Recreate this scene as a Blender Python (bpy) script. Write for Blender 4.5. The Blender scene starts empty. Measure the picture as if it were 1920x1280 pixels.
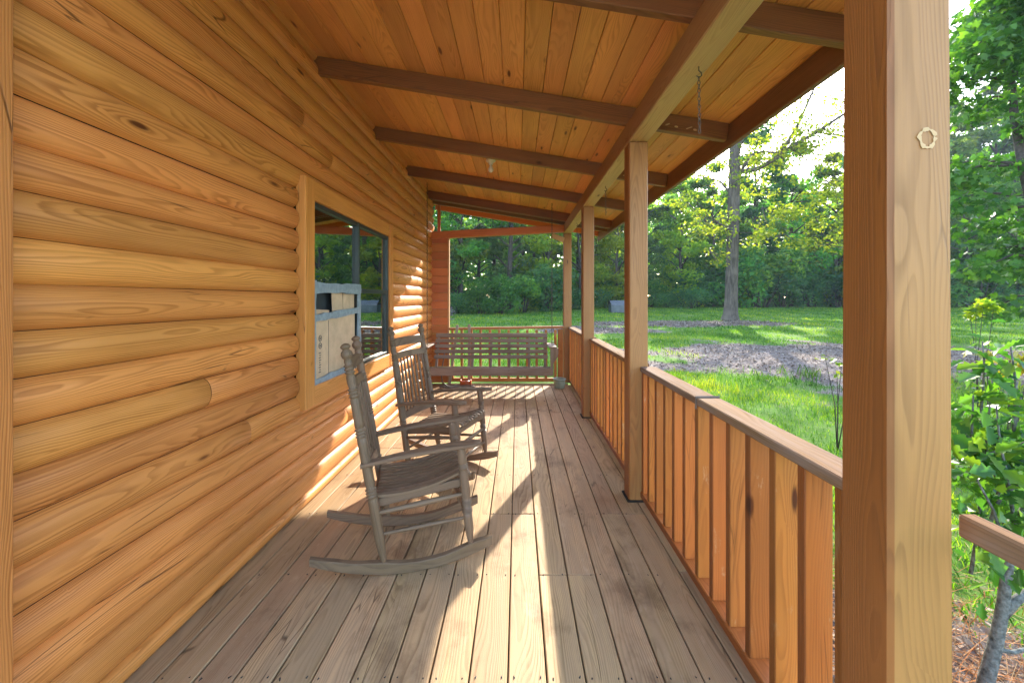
import bpy, math, random
import numpy as np
from mathutils import Vector, Matrix
random.seed(7); NR = np.random.default_rng(7)
R = math.radians; PI = math.pi
sc = bpy.context.scene; COL = sc.collection
EYE = 1.48; FPX = 775.0
SUN_EL, SUN_AZ = R(26.6), R(22)          # azimuth from +Y towards +X
def P(px, py, d):                         # measured photo direction at a real distance d along the porch
    return Vector(((px-970)*d/FPX, d, EYE+(560-py)*d/FPX))
def gz(x, y): return -0.40+0.035*max(y, -3.0)+0.03*math.sin(x*.55+1)*math.sin(y*.4)
def gza(x, y): return -0.40+0.035*np.maximum(y, -3.0)+0.03*np.sin(x*.55+1)*np.sin(y*.4)

# ------------------------------------------------------------------ node helpers
class NT:
    def __init__(s, name):
        s.m = bpy.data.materials.new(name); s.m.use_nodes = True
        s.t = s.m.node_tree; s.t.nodes.clear()
        s.out = s.t.nodes.new('ShaderNodeOutputMaterial')
    def n(s, typ, **kw):
        o = s.t.nodes.new('ShaderNode'+typ)
        for k, v in kw.items():
            if k[0] == '_': o.inputs[k[1:].replace('_', ' ')].default_value = v
            else: setattr(o, k, v)
        return o
    def l(s, a, b): s.t.links.new(a, b)
    def math(s, op, a, b=None, c=None, clamp=False):
        o = s.t.nodes.new('ShaderNodeMath'); o.operation = op; o.use_clamp = clamp
        for i, x in enumerate((a, b, c)):
            if x is None: continue
            if isinstance(x, (int, float)): o.inputs[i].default_value = x
            else: s.l(x, o.inputs[i])
        return o.outputs[0]
    def vm(s, op, a, b=None):
        o = s.t.nodes.new('ShaderNodeVectorMath'); o.operation = op
        for i, x in enumerate((a, b)):
            if x is None: continue
            if isinstance(x, (tuple, list)): o.inputs[i].default_value = x
            else: s.l(x, o.inputs[i])
        return o.outputs[0]
    def mr(s, x, a, b, c=0., d=1., smooth=False):
        o = s.t.nodes.new('ShaderNodeMapRange'); o.clamp = True
        if smooth: o.interpolation_type = 'SMOOTHSTEP'
        s.l(x, o.inputs[0])
        for i, v in enumerate((a, b, c, d)): o.inputs[i+1].default_value = v
        return o.outputs[0]
    def mix(s, fac, a, b, blend='MIX'):
        o = s.t.nodes.new('ShaderNodeMix'); o.data_type = 'RGBA'; o.blend_type = blend
        if isinstance(fac, (int, float)): o.inputs[0].default_value = fac
        else: s.l(fac, o.inputs[0])
        for i, x in ((6, a), (7, b)):
            if isinstance(x, (tuple, list)): o.inputs[i].default_value = (*x[:3], 1)
            else: s.l(x, o.inputs[i])
        return o.outputs[2]
    def noise(s, vec, scale, detail=2., rough=.5):
        o = s.t.nodes.new('ShaderNodeTexNoise'); o.inputs['Scale'].default_value = scale
        o.inputs['Detail'].default_value = detail; o.inputs['Roughness'].default_value = rough
        if vec is not None: s.l(vec, o.inputs['Vector'])
        return o
    def attr(s, name):
        o = s.t.nodes.new('ShaderNodeAttribute'); o.attribute_name = name; return o

def wood(name, light, dark, rings=95, ringamt=.55, rough=.5, coat=0., knots=.5, tone=.35, weather=None, wamt=0., spec=.35, worn=None, wornamt=0., inner=None, huev=.008, crack=.3, stain=0.):
    k = NT(name); wp = k.attr('wp').outputs['Vector']; rnd = k.attr('rnd').outputs['Fac']
    lo = k.noise(k.vm('MULTIPLY', wp, (.9, 5., 5.)), 1., 2.)
    warp = k.vm('MULTIPLY', k.vm('SUBTRACT', lo.outputs['Color'], (.5, .5, .5)), (0, .11, .11))
    p = k.vm('ADD', wp, warp)
    # knots
    vo = k.n('TexVoronoi'); vo.feature = 'F1'; vo.inputs['Scale'].default_value = 1.
    k.l(k.vm('MULTIPLY', wp, (2.1, 8.5, 4.)), vo.inputs['Vector'])
    sel = k.mr(k.n('SeparateXYZ').outputs[0], 0, 1)
    sp = k.n('SeparateColor'); k.l(vo.outputs['Color'], sp.inputs[0])
    on = k.math('LESS_THAN', sp.outputs[0], knots)
    d = vo.outputs['Distance']
    bul = k.math('MULTIPLY', k.math('POWER', k.mr(d, 0, .5, 1, 0), 2.), on)
    core = k.math('MULTIPLY', k.mr(d, .05, .13, 1, 0, True), on)
    s = k.n('SeparateXYZ'); k.l(p, s.inputs[0])
    r = k.math('SQRT', k.math('ADD', k.math('POWER', s.outputs[1], 2.), k.math('POWER', s.outputs[2], 2.)))
    r = k.math('ADD', r, k.math('MULTIPLY', bul, .022))
    cx = k.n('CombineXYZ'); k.l(k.math('MULTIPLY', r, 26.), cx.inputs[0]); k.l(k.math('MULTIPLY', s.outputs[0], .35), cx.inputs[1])
    r = k.math('ADD', r, k.math('MULTIPLY', k.noise(cx.outputs[0], 1., 3., .6).outputs['Fac'], .018))
    fr = k.math('FRACT', k.math('MULTIPLY', r, rings))
    late = k.math('MULTIPLY', k.mr(fr, .25, .86, 0, 1, True), k.mr(fr, .9, 1., 1, 0))
    fib = k.noise(k.vm('MULTIPLY', wp, (5., 260., 260.)), 1., 2., .6).outputs['Fac']
    fib2 = k.noise(k.vm('MULTIPLY', wp, (2.2, 40., 40.)), 1., 3., .6).outputs['Fac']
    big = k.noise(k.vm('MULTIPLY', wp, (1.1, 6., 6.)), 1., 3.).outputs['Fac']
    rm = k.noise(k.vm('MULTIPLY', wp, (1.3, 11., 11.)), 1., 3., .6).outputs['Fac']
    f = k.math('MULTIPLY', k.math('MULTIPLY', late, k.mr(rm, .36, .62, .45, 1.1)), ringamt)
    f = k.math('ADD', f, k.math('MULTIPLY', k.math('SUBTRACT', fib2, .5), .75))
    f = k.math('ADD', f, k.math('MULTIPLY', k.math('SUBTRACT', fib, .5), .4))
    f = k.math('ADD', f, k.math('MULTIPLY', bul, .35), clamp=True)
    c = k.mix(f, light, dark)
    tn = k.math('ADD', k.mr(rnd, 0, 1, 1-tone*.6, 1+tone*.45), k.math('MULTIPLY', k.math('SUBTRACT', big, .5), tone*1.3))
    cv = k.n('CombineColor'); [k.l(tn, cv.inputs[i]) for i in range(3)]
    c = k.mix(1., c, cv.outputs[0], 'MULTIPLY')
    hs = k.n('HueSaturation'); k.l(c, hs.inputs['Color'])
    k.l(k.mr(k.math('FRACT', k.math('MULTIPLY', rnd, 7.3)), 0, 1, .5-huev, .5+huev), hs.inputs['Hue'])
    c = hs.outputs['Color']
    c = k.mix(core, c, (dark[0]*.3, dark[1]*.22, dark[2]*.2))
    if weather:
        wn = k.noise(k.vm('MULTIPLY', wp, (1.6, 14., 14.)), 1., 5., .65).outputs['Fac']
        c = k.mix(k.math('MULTIPLY', k.mr(wn, .35, .62, 0, 1, True), wamt), c, weather)
    if worn:
        wn = k.noise(k.vm('MULTIPLY', wp, (3.2, 9., 9.)), 1.3, 6., .7).outputs['Fac']
        c = k.mix(k.math('MULTIPLY', k.mr(wn, .6, .68, 0, 1, True), wornamt), c, worn)
    if inner:     # the face turned to the house is darkened: kept stain, plus shade painted into the colour
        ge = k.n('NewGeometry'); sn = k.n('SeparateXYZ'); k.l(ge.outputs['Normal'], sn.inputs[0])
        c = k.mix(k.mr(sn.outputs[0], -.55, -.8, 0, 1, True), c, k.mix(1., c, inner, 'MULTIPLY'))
    if stain:     # trodden-in dirt
        tc = k.n('TexCoord'); dn = k.noise(k.vm('MULTIPLY', tc.outputs['Object'], (1.6, 1., 1.)), 1.5, 6., .65).outputs['Fac']
        c = k.mix(k.math('MULTIPLY', k.mr(dn, .5, .68, 0, 1, True), stain), c, k.mix(1., c, (.42, .38, .36), 'MULTIPLY'))
    ve = k.n('TexVoronoi'); ve.feature = 'DISTANCE_TO_EDGE'; ve.inputs['Scale'].default_value = 1.
    k.l(k.vm('ADD', k.vm('MULTIPLY', wp, (1.1, 16., 16.)), k.vm('MULTIPLY', k.vm('SUBTRACT', lo.outputs['Color'], (.5, .5, .5)), (0., .8, .8))), ve.inputs['Vector'])
    cm = k.mr(k.noise(k.vm('MULTIPLY', wp, (1.7, 9., 9.)), 1., 2.).outputs['Fac'], .56, .64)
    ck = k.math('MULTIPLY', k.math('MULTIPLY', k.mr(ve.outputs['Distance'], .004, .02, 1, 0), cm), crack)
    c = k.mix(ck, c, (dark[0]*.22, dark[1]*.2, dark[2]*.2))
    b = k.n('BsdfPrincipled'); k.l(c, b.inputs['Base Color'])
    k.l(k.math('ADD', k.math('MULTIPLY', f, .18), rough-.05), b.inputs['Roughness'])
    b.inputs['Specular IOR Level'].default_value = spec
    b.inputs['Coat Weight'].default_value = coat; b.inputs['Coat Roughness'].default_value = .3
    bm = k.n('Bump'); bm.inputs['Strength'].default_value = .35; bm.inputs['Distance'].default_value = .002
    hgt = k.math('SUBTRACT', k.math('ADD', k.math('MULTIPLY', fib, .6), k.math('MULTIPLY', fib2, .8)), k.math('ADD', k.math('MULTIPLY', late, .5), k.math('ADD', core, k.math('MULTIPLY', ck, 2.5))))
    k.l(hgt, bm.inputs['Height']); k.l(bm.outputs[0], b.inputs['Normal'])
    k.l(b.outputs[0], k.out.inputs[0]); return k.m

def plain(name, col, rough=.5, metal=0., spec=.5, nscale=0., namt=.3, bump=0.):
    k = NT(name); b = k.n('BsdfPrincipled'); b.inputs['Base Color'].default_value = (*col, 1)
    b.inputs['Roughness'].default_value = rough; b.inputs['Metallic'].default_value = metal
    b.inputs['Specular IOR Level'].default_value = spec
    if nscale:
        tc = k.n('TexCoord'); nz = k.noise(tc.outputs['Object'], nscale, 4., .6).outputs['Fac']
        c = k.mix(k.mr(nz, .3, .7), tuple(x*(1-namt) for x in col), tuple(min(1, x*(1+namt)) for x in col))
        k.l(c, b.inputs['Base Color'])
        if bump:
            bm = k.n('Bump'); bm.inputs['Strength'].default_value = bump; bm.inputs['Distance'].default_value = .01
            k.l(nz, bm.inputs['Height']); k.l(bm.outputs[0], b.inputs['Normal'])
    k.l(b.outputs[0], k.out.inputs[0]); return k.m

def leafmat(name, cols, trans=.45, tmul=(1.5, 1.6, .6), rough=.5, spec=.25, hue_obj=True):
    k = NT(name); rnd = k.attr('rnd').outputs['Fac']
    cr = k.n('ValToRGB'); e = cr.color_ramp.elements
    e[0].color = (*cols[0], 1); e[1].color = (*cols[-1], 1)
    for i, c in enumerate(cols[1:-1]): q = e.new((i+1)/(len(cols)-1)); q.color = (*c, 1)
    k.l(rnd, cr.inputs[0]); c = cr.outputs[0]
    if hue_obj:
        oi = k.n('ObjectInfo'); hs = k.n('HueSaturation'); k.l(c, hs.inputs['Color'])
        k.l(k.mr(oi.outputs['Random'], 0, 1, .465, .53), hs.inputs['Hue'])
        k.l(k.mr(k.math('FRACT', k.math('MULTIPLY', oi.outputs['Random'], 5.7)), 0, 1, .7, 1.3), hs.inputs['Value'])
        c = hs.outputs['Color']
    b = k.n('BsdfPrincipled'); k.l(c, b.inputs['Base Color']); b.inputs['Roughness'].default_value = rough
    b.inputs['Specular IOR Level'].default_value = spec
    t = k.n('BsdfTranslucent'); k.l(k.mix(1., c, tmul, 'MULTIPLY'), t.inputs['Color'])
    mx = k.n('MixShader'); mx.inputs[0].default_value = trans
    k.l(b.outputs[0], mx.inputs[1]); k.l(t.outputs[0], mx.inputs[2]); k.l(mx.outputs[0], k.out.inputs[0]); return k.m

# ------------------------------------------------------------------ mesh builder
class MB:
    def __init__(s): s.V, s.F, s.W, s.Q, s.smooth = [], [], [], [], False
    def add(s, vs, fs, wps, rnd=None):
        o = len(s.V); r = random.random() if rnd is None else rnd
        ro = (random.uniform(0, 40), random.uniform(-.09, .09), random.choice((-1, 1))*random.uniform(.03, .16))
        s.V += [tuple(v) for v in vs]; s.F += [tuple(o+i for i in f) for f in fs]
        s.W += [(w[0]+ro[0], w[1]+ro[1], w[2]+ro[2]) for w in wps]; s.Q += [r]*len(vs)
    def box(s, c, size, rot=None, grain=None, ch=.004, rnd=None, taper=(1., 1.)):
        c = Vector(c); h = [x/2 for x in size]; ch = min(ch, min(h)*.6)
        if grain is None: grain = max(range(3), key=lambda i: size[i])
        cr = [i for i in range(3) if i != grain]
        vs, wp, idx = [], [], {}
        for sx in (-1, 1):
            for sy in (-1, 1):
                for sz in (-1, 1):
                    for a in range(3):
                        sg = (sx, sy, sz)
                        p = [sg[i]*(h[i] if i == a else h[i]-ch) for i in range(3)]
                        idx[(sx, sy, sz, a)] = len(vs)
                        w = (p[grain], p[cr[0]], p[cr[1]])
                        tt = taper[0]+(taper[1]-taper[0])*(p[2]/h[2]*.5+.5)
                        q = Vector((p[0]*tt, p[1]*tt, p[2]))
                        if rot is not None: q = rot @ q
                        vs.append(q+c); wp.append(w)
        fs = []; S = (-1, 1)
        for a in range(3):
            b, d = [i for i in range(3) if i != a]
            for sg in S:
                q = []
                for sb, sd in ((-1, -1), (1, -1), (1, 1), (-1, 1)):
                    k = [0, 0, 0]; k[a] = sg; k[b] = sb; k[d] = sd; q.append(idx[(*k, a)])
                fs.append(q)
            for sb in S:
                for sd in S:
                    k0 = [0]*3; k0[a] = -1; k0[b] = sb; k0[d] = sd; k1 = list(k0); k1[a] = 1
                    fs.append([idx[(*k0, b)], idx[(*k1, b)], idx[(*k1, d)], idx[(*k0, d)]])
        for sx in S:
            for sy in S:
                for sz in S: fs.append([idx[(sx, sy, sz, a)] for a in range(3)])
        out = []
        for f in fs:
            n = (vs[f[1]]-vs[f[0]]).cross(vs[f[2]]-vs[f[1]]); m = sum((vs[i] for i in f), Vector())/len(f)
            out.append(f if n.dot(m-c) > 0 else f[::-1])
        s.add(vs, out, wp, rnd)
    def beam(s, a, b, w, h, up=(0, 0, 1), ch=.004, rnd=None):   # board from a to b, w across, h along up
        a, b = Vector(a), Vector(b); d = (b-a); L = d.length; d.normalize()
        y = Vector(up).cross(d); y.normalize(); z = d.cross(y)
        s.box((a+b)/2, (L, w, h), Matrix((d, y, z)).transposed(), 0, ch, rnd)
    def tube(s, pts, rad, n=10, cap=True, rnd=None, sq=1.):
        pts = [Vector(p) for p in pts]; rad = rad if hasattr(rad, '__len__') else [rad]*len(pts)
        t0 = (pts[1]-pts[0]).normalized(); ref = Vector((0, 0, 1)) if abs(t0.z) < .9 else Vector((1, 0, 0))
        u = (ref-t0*ref.dot(t0)).normalized(); vs, wp, fs = [], [], []; L = 0
        for i, p in enumerate(pts):
            t = (pts[min(i+1, len(pts)-1)]-pts[max(i-1, 0)]).normalized()
            u = (u-t*u.dot(t)).normalized(); v = t.cross(u)
            if i: L += (p-pts[i-1]).length
            for k in range(n):
                a = 2*PI*k/n; o = (u*math.cos(a)+v*math.sin(a)*sq)*rad[i]
                vs.append(p+o); wp.append((L, math.cos(a)*rad[i], math.sin(a)*rad[i]))
        for i in range(len(pts)-1):
            for k in range(n): fs.append((i*n+k, i*n+(k+1) % n, (i+1)*n+(k+1) % n, (i+1)*n+k))
        if cap: fs += [tuple(range(n))[::-1], tuple((len(pts)-1)*n+k for k in range(n))]
        s.add(vs, fs, wp, rnd)
    def turned(s, a, b, prof, n=14, rnd=None):       # prof: (t, radius) along a..b
        a, b = Vector(a), Vector(b); s.tube([a.lerp(b, t) for t, r in prof], [r for t, r in prof], n, True, rnd)
    def sheet(s, rows, gr=0, rnd=None, close=False):  # rows of points, grid surface
        vs, fs, wp = [], [], []; m = len(rows[0])
        for i, r in enumerate(rows):
            for j, p in enumerate(r): vs.append(p); wp.append((i*.05, j*.01, 0))
        for i in range(len(rows)-1):
            for j in range(m-(0 if close else 1)): fs.append((i*m+j, i*m+(j+1) % m, (i+1)*m+(j+1) % m, (i+1)*m+j))
        s.add(vs, fs, wp, rnd)
    def build(s, name, mat, parent=None, smooth=False):
        me = bpy.data.meshes.new(name); me.from_pydata(s.V, [], s.F)
        a = me.attributes.new('wp', 'FLOAT_VECTOR', 'POINT'); a.data.foreach_set('vector', np.array(s.W, dtype=np.float32).ravel())
        q = me.attributes.new('rnd', 'FLOAT', 'POINT'); q.data.foreach_set('value', np.array(s.Q, dtype=np.float32))
        me.materials.append(mat)
        if smooth: me.polygons.foreach_set('use_smooth', [True]*len(me.polygons)); 
        me.update(); o = bpy.data.objects.new(name, me); COL.objects.link(o)
        if parent: o.parent = parent
        return o
def tag(o, label=None, cat=None, group=None, kind=None):
    for k, v in (('label', label), ('category', cat), ('group', group), ('kind', kind)):
        if v: o[k] = v
    return o
def empty(name, loc=(0, 0, 0), rz=0., label=None, cat=None, group=None, kind=None):
    o = bpy.data.objects.new(name, None); COL.objects.link(o); o.location = loc; o.rotation_euler = (0, 0, rz)
    o.empty_display_size = .1; return tag(o, label, cat, group, kind)
def copy_tree(o, parent=None):
    c = o.copy(); COL.objects.link(c)
    if parent: c.parent = parent
    for ch in list(o.children): copy_tree(ch, c)
    return c
def npmesh(name, V, F, rnd, mat, parent=None, smooth=False):     # V (n,3), F (m,k) same-size faces
    me = bpy.data.meshes.new(name); n, m, k = len(V), len(F), F.shape[1]
    me.vertices.add(n); me.vertices.foreach_set('co', V.astype(np.float32).ravel())
    me.loops.add(m*k); me.loops.foreach_set('vertex_index', F.astype(np.int32).ravel())
    me.polygons.add(m); me.polygons.foreach_set('loop_start', np.arange(0, m*k, k, dtype=np.int32))
    me.polygons.foreach_set('loop_total', np.full(m, k, dtype=np.int32)); me.update(calc_edges=True)
    q = me.attributes.new('rnd', 'FLOAT', 'POINT'); q.data.foreach_set('value', rnd.astype(np.float32))
    me.materials.append(mat); o = bpy.data.objects.new(name, me); COL.objects.link(o)
    if parent: o.parent = parent
    return o
RHOMB = np.array([(0, 0, 0), (.5, .32, .06), (1, 0, -.05), (.5, -.32, .06)])
GUM = np.array([(0, 0, 0), (.1, .42, .04), (.38, .22, 0), (.6, .5, -.06), (.62, .16, 0), (1, 0, -.1), (.62, -.16, 0), (.6, -.5, -.06), (.38, -.22, 0), (.1, -.42, .04)])
OAK = np.array([(0, 0, 0), (.12, .07, .02), (.2, .2, .05), (.34, .14, .03), (.46, .33, .06), (.58, .2, .02), (.72, .3, 0), (.84, .16, -.04), (1, 0, -.12),
                (.84, -.16, -.04), (.72, -.3, 0), (.58, -.2, .02), (.46, -.33, .06), (.34, -.14, .03), (.2, -.2, .05), (.12, -.07, .02)])
OAK[:, 2] = .38*np.abs(OAK[:, 1])-.22*OAK[:, 0]**2
OAKF = [list(range(9)), [8, 9, 10, 11, 12, 13, 14, 15, 0]]
def leafgeo(C, size, shape=RHOMB, droop=.2, flat=.5, rng=None, faces=None):
    """leaves at points C: random heading, mostly flat-ish blades; returns V, F, rnd"""
    rng = rng or NR; n = len(C)
    az = rng.uniform(0, 2*PI, n); el = rng.normal(-droop, .5, n); roll = rng.normal(0, flat*1.5, n)
    d = np.stack([np.cos(az)*np.cos(el), np.sin(az)*np.cos(el), np.sin(el)], 1)
    s0 = np.stack([-np.sin(az), np.cos(az), np.zeros(n)], 1); u0 = np.cross(d, s0)
    sd = s0*np.cos(roll)[:, None]+u0*np.sin(roll)[:, None]; up = np.cross(d, sd)
    sz = size*rng.uniform(.65, 1.3, n) if np.isscalar(size) else size
    V = C[:, None, :]+sz[:, None, None]*(shape[None, :, 0, None]*d[:, None]+shape[None, :, 1, None]*sd[:, None]+shape[None, :, 2, None]*up[:, None])
    k = len(shape); F = np.arange(n*k).reshape(n, k)
    if faces: F = (np.array(faces)[None]+(np.arange(n)*k)[:, None, None]).reshape(-1, len(faces[0]))
    return V.reshape(-1, 3), F, np.repeat(rng.uniform(0, 1, n), k)

# ------------------------------------------------------------------ materials
M = {}
M['log'] = wood('log_wood', (.66, .27, .068), (.345, .115, .02), 130, .66, .5, .0, .22, .30, spec=.25, crack=.8, huev=.005)
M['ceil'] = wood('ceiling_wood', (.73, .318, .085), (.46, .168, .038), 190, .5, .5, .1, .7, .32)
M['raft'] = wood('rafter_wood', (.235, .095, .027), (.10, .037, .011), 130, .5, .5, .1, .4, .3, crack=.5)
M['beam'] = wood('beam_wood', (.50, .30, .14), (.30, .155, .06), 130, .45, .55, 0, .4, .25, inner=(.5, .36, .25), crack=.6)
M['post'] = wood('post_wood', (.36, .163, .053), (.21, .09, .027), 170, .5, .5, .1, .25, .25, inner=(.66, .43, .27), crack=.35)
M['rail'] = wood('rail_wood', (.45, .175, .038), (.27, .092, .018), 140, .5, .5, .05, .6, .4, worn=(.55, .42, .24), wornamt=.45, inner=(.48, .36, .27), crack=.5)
M['cap'] = wood('rail_cap_wood', (.23, .135, .07), (.11, .06, .03), 140, .5, .9, 0, .2, .25, weather=(.24, .175, .14), wamt=.7, crack=.9, spec=.06)
M['red'] = wood('red_stained_wood', (.50, .15, .035), (.30, .075, .015), 90, .4, .45, .15, .2, .3)
M['deck'] = wood('deck_wood', (.50, .325, .165), (.24, .142, .068), 140, .65, .6, 0, .35, .4, weather=(.41, .28, .16), wamt=.6, worn=(.58, .42, .27), wornamt=.35, crack=.7, stain=.75, spec=.2)
M['chair'] = wood('weathered_chair_wood', (.175, .108, .06), (.055, .032, .018), 180, .6, .55, .05, .1, .3, weather=(.205, .138, .086), wamt=.55, crack=.4)
M['swing'] = wood('weathered_swing_wood', (.19, .13, .09), (.08, .052, .035), 160, .6, .7, 0, .3, .3, weather=(.265, .21, .17), wamt=.7)
M['grey'] = wood('grey_bare_wood', (.36, .30, .25), (.18, .145, .12), 150, .5, .8, 0, .2, .3)
M['scar'] = wood('pale_scar_wood', (.56, .36, .19), (.44, .27, .13), 150, .3, .8, 0, 0, .2)
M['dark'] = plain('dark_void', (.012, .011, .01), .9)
M['steel'] = plain('rusty_chain_steel', (.11, .085, .065), .5, .7, .5, 60, .5)
M['nail'] = plain('nail_steel', (.06, .05, .045), .6, .6)
M['ceramic'] = plain('white_ceramic', (.75, .7, .6), .3)
M['frame'] = plain('dark_window_metal', (.035, .045, .045), .4, .2)
M['tape'] = plain('blue_grey_tape', (.24, .31, .36), .42, 0, .5, 25, .18, .3)
M['screen'] = plain('window_mesh', (.03, .038, .045), .55)
M['blind'] = plain('dim_blind_vinyl', (.10, .115, .10), .6)
M['ink'] = plain('printed_ink', (.12, .1, .085), .8)
M['card'] = plain('cardboard', (.58, .43, .28), .85, 0, .2, 9, .12)
M['bucket'] = plain('green_enamel', (.30, .36, .30), .45, .1, .5, 14, .2)
M['soil'] = plain('potting_soil', (.05, .04, .03), .95, 0, .1, 60, .5, .6)
M['rubber'] = plain('grey_brown_hose', (.13, .1, .08), .55)
M['orange'] = plain('orange_plastic', (.5, .11, .03), .4)
M['shingle'] = plain('roof_shingle', (.07, .065, .06), .9, 0, .2, 40, .4, .5)
def barkmat(name, col, amt):
    k = NT(name); wp = k.attr('wp').outputs['Vector']
    n1 = k.noise(k.vm('MULTIPLY', wp, (1.6, 13., 13.)), 1., 6., .7).outputs['Fac']; n2 = k.noise(wp, 1.3, 3.).outputs['Fac']
    c = k.mix(k.mr(n1, .36, .62), tuple(x*.35 for x in col), col); c = k.mix(k.mr(n2, .5, .75, 0, .6), c, tuple(x*amt for x in col))
    b = k.n('BsdfPrincipled'); k.l(c, b.inputs['Base Color']); b.inputs['Roughness'].default_value = .95; b.inputs['Specular IOR Level'].default_value = .1
    bm = k.n('Bump'); bm.inputs['Strength'].default_value = 1.; bm.inputs['Distance'].default_value = .05; k.l(n1, bm.inputs['Height']); k.l(bm.outputs[0], b.inputs['Normal'])
    k.l(b.outputs[0], k.out.inputs[0]); return k.m
M['bark'] = barkmat('furrowed_bark', (.15, .12, .095), 1.5)
M['bark2'] = plain('dark_bark', (.075, .06, .05), .95, 0, .1, 12, .5, 1.)
M['lichen'] = plain('lichen_bark', (.15, .155, .14), .95, 0, .1, 45, .6, 1.)
M['tin'] = plain('grey_painted_metal', (.09, .10, .11), .5, .3, .5, 4, .3)
M['leaf'] = leafmat('woodland_leaf', [(.05, .125, .045), (.08, .19, .045), (.13, .26, .045), (.23, .32, .05)], .55, (1.7, 1.7, .6))
M['pine'] = leafmat('dark_woodland_leaf', [(.045, .13, .065), (.075, .18, .07), (.13, .25, .07)], .55, (1.6, 1.7, .8))
M['bush'] = leafmat('bush_leaf', [(.05, .14, .05), (.09, .21, .05), (.16, .29, .05)], .55)
M['yel'] = leafmat('yellow_green_leaf', [(.09, .18, .025), (.18, .27, .03), (.32, .36, .04)], .6, (1.7, 1.7, .5))
M['gum'] = leafmat('star_leaf', [(.03, .10, .02), (.06, .16, .022), (.12, .24, .03)], .5, (1.6, 1.7, .5), .4, .35, False)
M['oak'] = leafmat('lobed_leaf', [(.025, .09, .03), (.05, .15, .03), (.10, .22, .03), (.17, .27, .03)], .45, (1.6, 1.7, .5), .35, .45, False)
M['gold'] = leafmat('golden_leaf', [(.34, .25, .03), (.26, .28, .04), (.40, .30, .04)], .45, (1.4, 1.3, .5), .5, .3, False)
M['grass'] = leafmat('grass_blade', [(.03, .10, .012), (.085, .20, .016), (.20, .31, .022), (.42, .40, .05)], .5, (1.6, 1.7, .5), .5, .25, False)
M['litter'] = leafmat('dry_leaf', [(.10, .07, .052), (.19, .135, .10), (.28, .21, .16), (.42, .34, .27)], .1, (1, 1, 1), .8, .2, False)
M['straw'] = leafmat('pine_straw', [(.30, .10, .025), (.42, .17, .05), (.40, .27, .14)], .1, (1, 1, 1), .8, .2, False)
M['pink'] = leafmat('dry_pink_foliage', [(.22, .17, .17), (.3, .22, .22), (.2, .25, .2)], .3, (1, 1, 1), .6, .2, False)

def glass():
    k = NT('window_glass'); lw = k.n('Fresnel'); lw.inputs[0].default_value = 7.
    t = k.n('BsdfTransparent'); t.inputs[0].default_value = (.62, .72, .66, 1)
    g = k.n('BsdfGlossy'); g.inputs[0].default_value = (.9, .97, .93, 1); g.inputs[1].default_value = .012
    tc = k.n('TexCoord'); nz = k.noise(tc.outputs['Object'], 2.2, 2.); bm = k.n('Bump'); bm.inputs['Strength'].default_value = .05; bm.inputs['Distance'].default_value = .02
    k.l(nz.outputs['Fac'], bm.inputs['Height']); k.l(bm.outputs[0], g.inputs['Normal'])
    mx = k.n('MixShader'); k.l(lw.outputs[0], mx.inputs[0]); k.l(t.outputs[0], mx.inputs[1]); k.l(g.outputs[0], mx.inputs[2]); k.l(mx.outputs[0], k.out.inputs[0]); return k.m
M['glass'] = glass()

# bare-earth patches (leaf litter): x, y, rx, ry
PATCH = [(8.8, 10.3, 6.3, 3.0), (8.3, 19.8, 5.4, 1.5), (2.0, 1.3, .9, 1.4), (-6.5, 22, 3.0, 2.0), (3.2, 17, 2.6, 1.4), (14, 8.0, 3.0, 1.1)]
def bare(x, y):
    m = np.zeros_like(x)
    for cx, cy, rx, ry in PATCH:
        w = .16*np.sin(x*1.7+cy)+.13*np.sin(y*2.6+cx)+.1*np.sin(x*4.1+y*3.3)
        m = np.maximum(m, np.clip((1.12+w-np.sqrt(((x-cx)/rx)**2+((y-cy)/ry)**2))/.3, 0, 1))
    return m
def groundmat():
    k = NT('lawn_and_earth'); tc = k.n('TexCoord').outputs['Object']; b0 = k.attr('bare').outputs['Fac']
    n1 = k.noise(tc, 3., 5., .65).outputs['Fac']; n2 = k.noise(tc, 22., 5., .7).outputs['Fac']; n3 = k.noise(tc, .5, 3.).outputs['Fac']
    g = k.mix(k.mr(n1, .3, .7), (.06, .15, .02), (.13, .25, .03)); g = k.mix(k.mr(n2, .45, .8), g, (.16, .2, .05))
    g = k.mix(k.mr(n3, .5, .75, 0, .6), g, (.10, .17, .02)); g = k.mix(k.mr(n1, .56, .68, 0, .75), g, (.20, .165, .11))
    e = k.mix(k.mr(n2, .3, .7), (.11, .082, .07), (.28, .22, .19)); e = k.mix(k.mr(n1, .5, .72), e, (.37, .31, .27))
    f = k.mr(k.math('ADD', b0, k.math('MULTIPLY', k.math('SUBTRACT', n2, .5), .7)), .35, .65, 0, 1, True)
    sx = k.n('SeparateXYZ'); k.l(tc, sx.inputs[0]); dr = k.mr(k.math('ADD', sx.outputs[1], k.math('MULTIPLY', n1, 1.2)), -3.6, -3.2, 1, 0, True)
    gr = k.mix(k.mr(n2, .3, .7), (.36, .33, .29), (.56, .52, .47)); col = k.mix(dr, k.mix(f, g, e), gr)      # unseen pale gravel behind the camera, added to bounce light onto the porch
    b = k.n('BsdfPrincipled'); k.l(col, b.inputs['Base Color']); b.inputs['Roughness'].default_value = .95; b.inputs['Specular IOR Level'].default_value = .1
    bm = k.n('Bump'); bm.inputs['Strength'].default_value = .8; bm.inputs['Distance'].default_value = .03
    k.l(n2, bm.inputs['Height']); k.l(bm.outputs[0], b.inputs['Normal']); k.l(b.outputs[0], k.out.inputs[0]); return k.m

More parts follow.
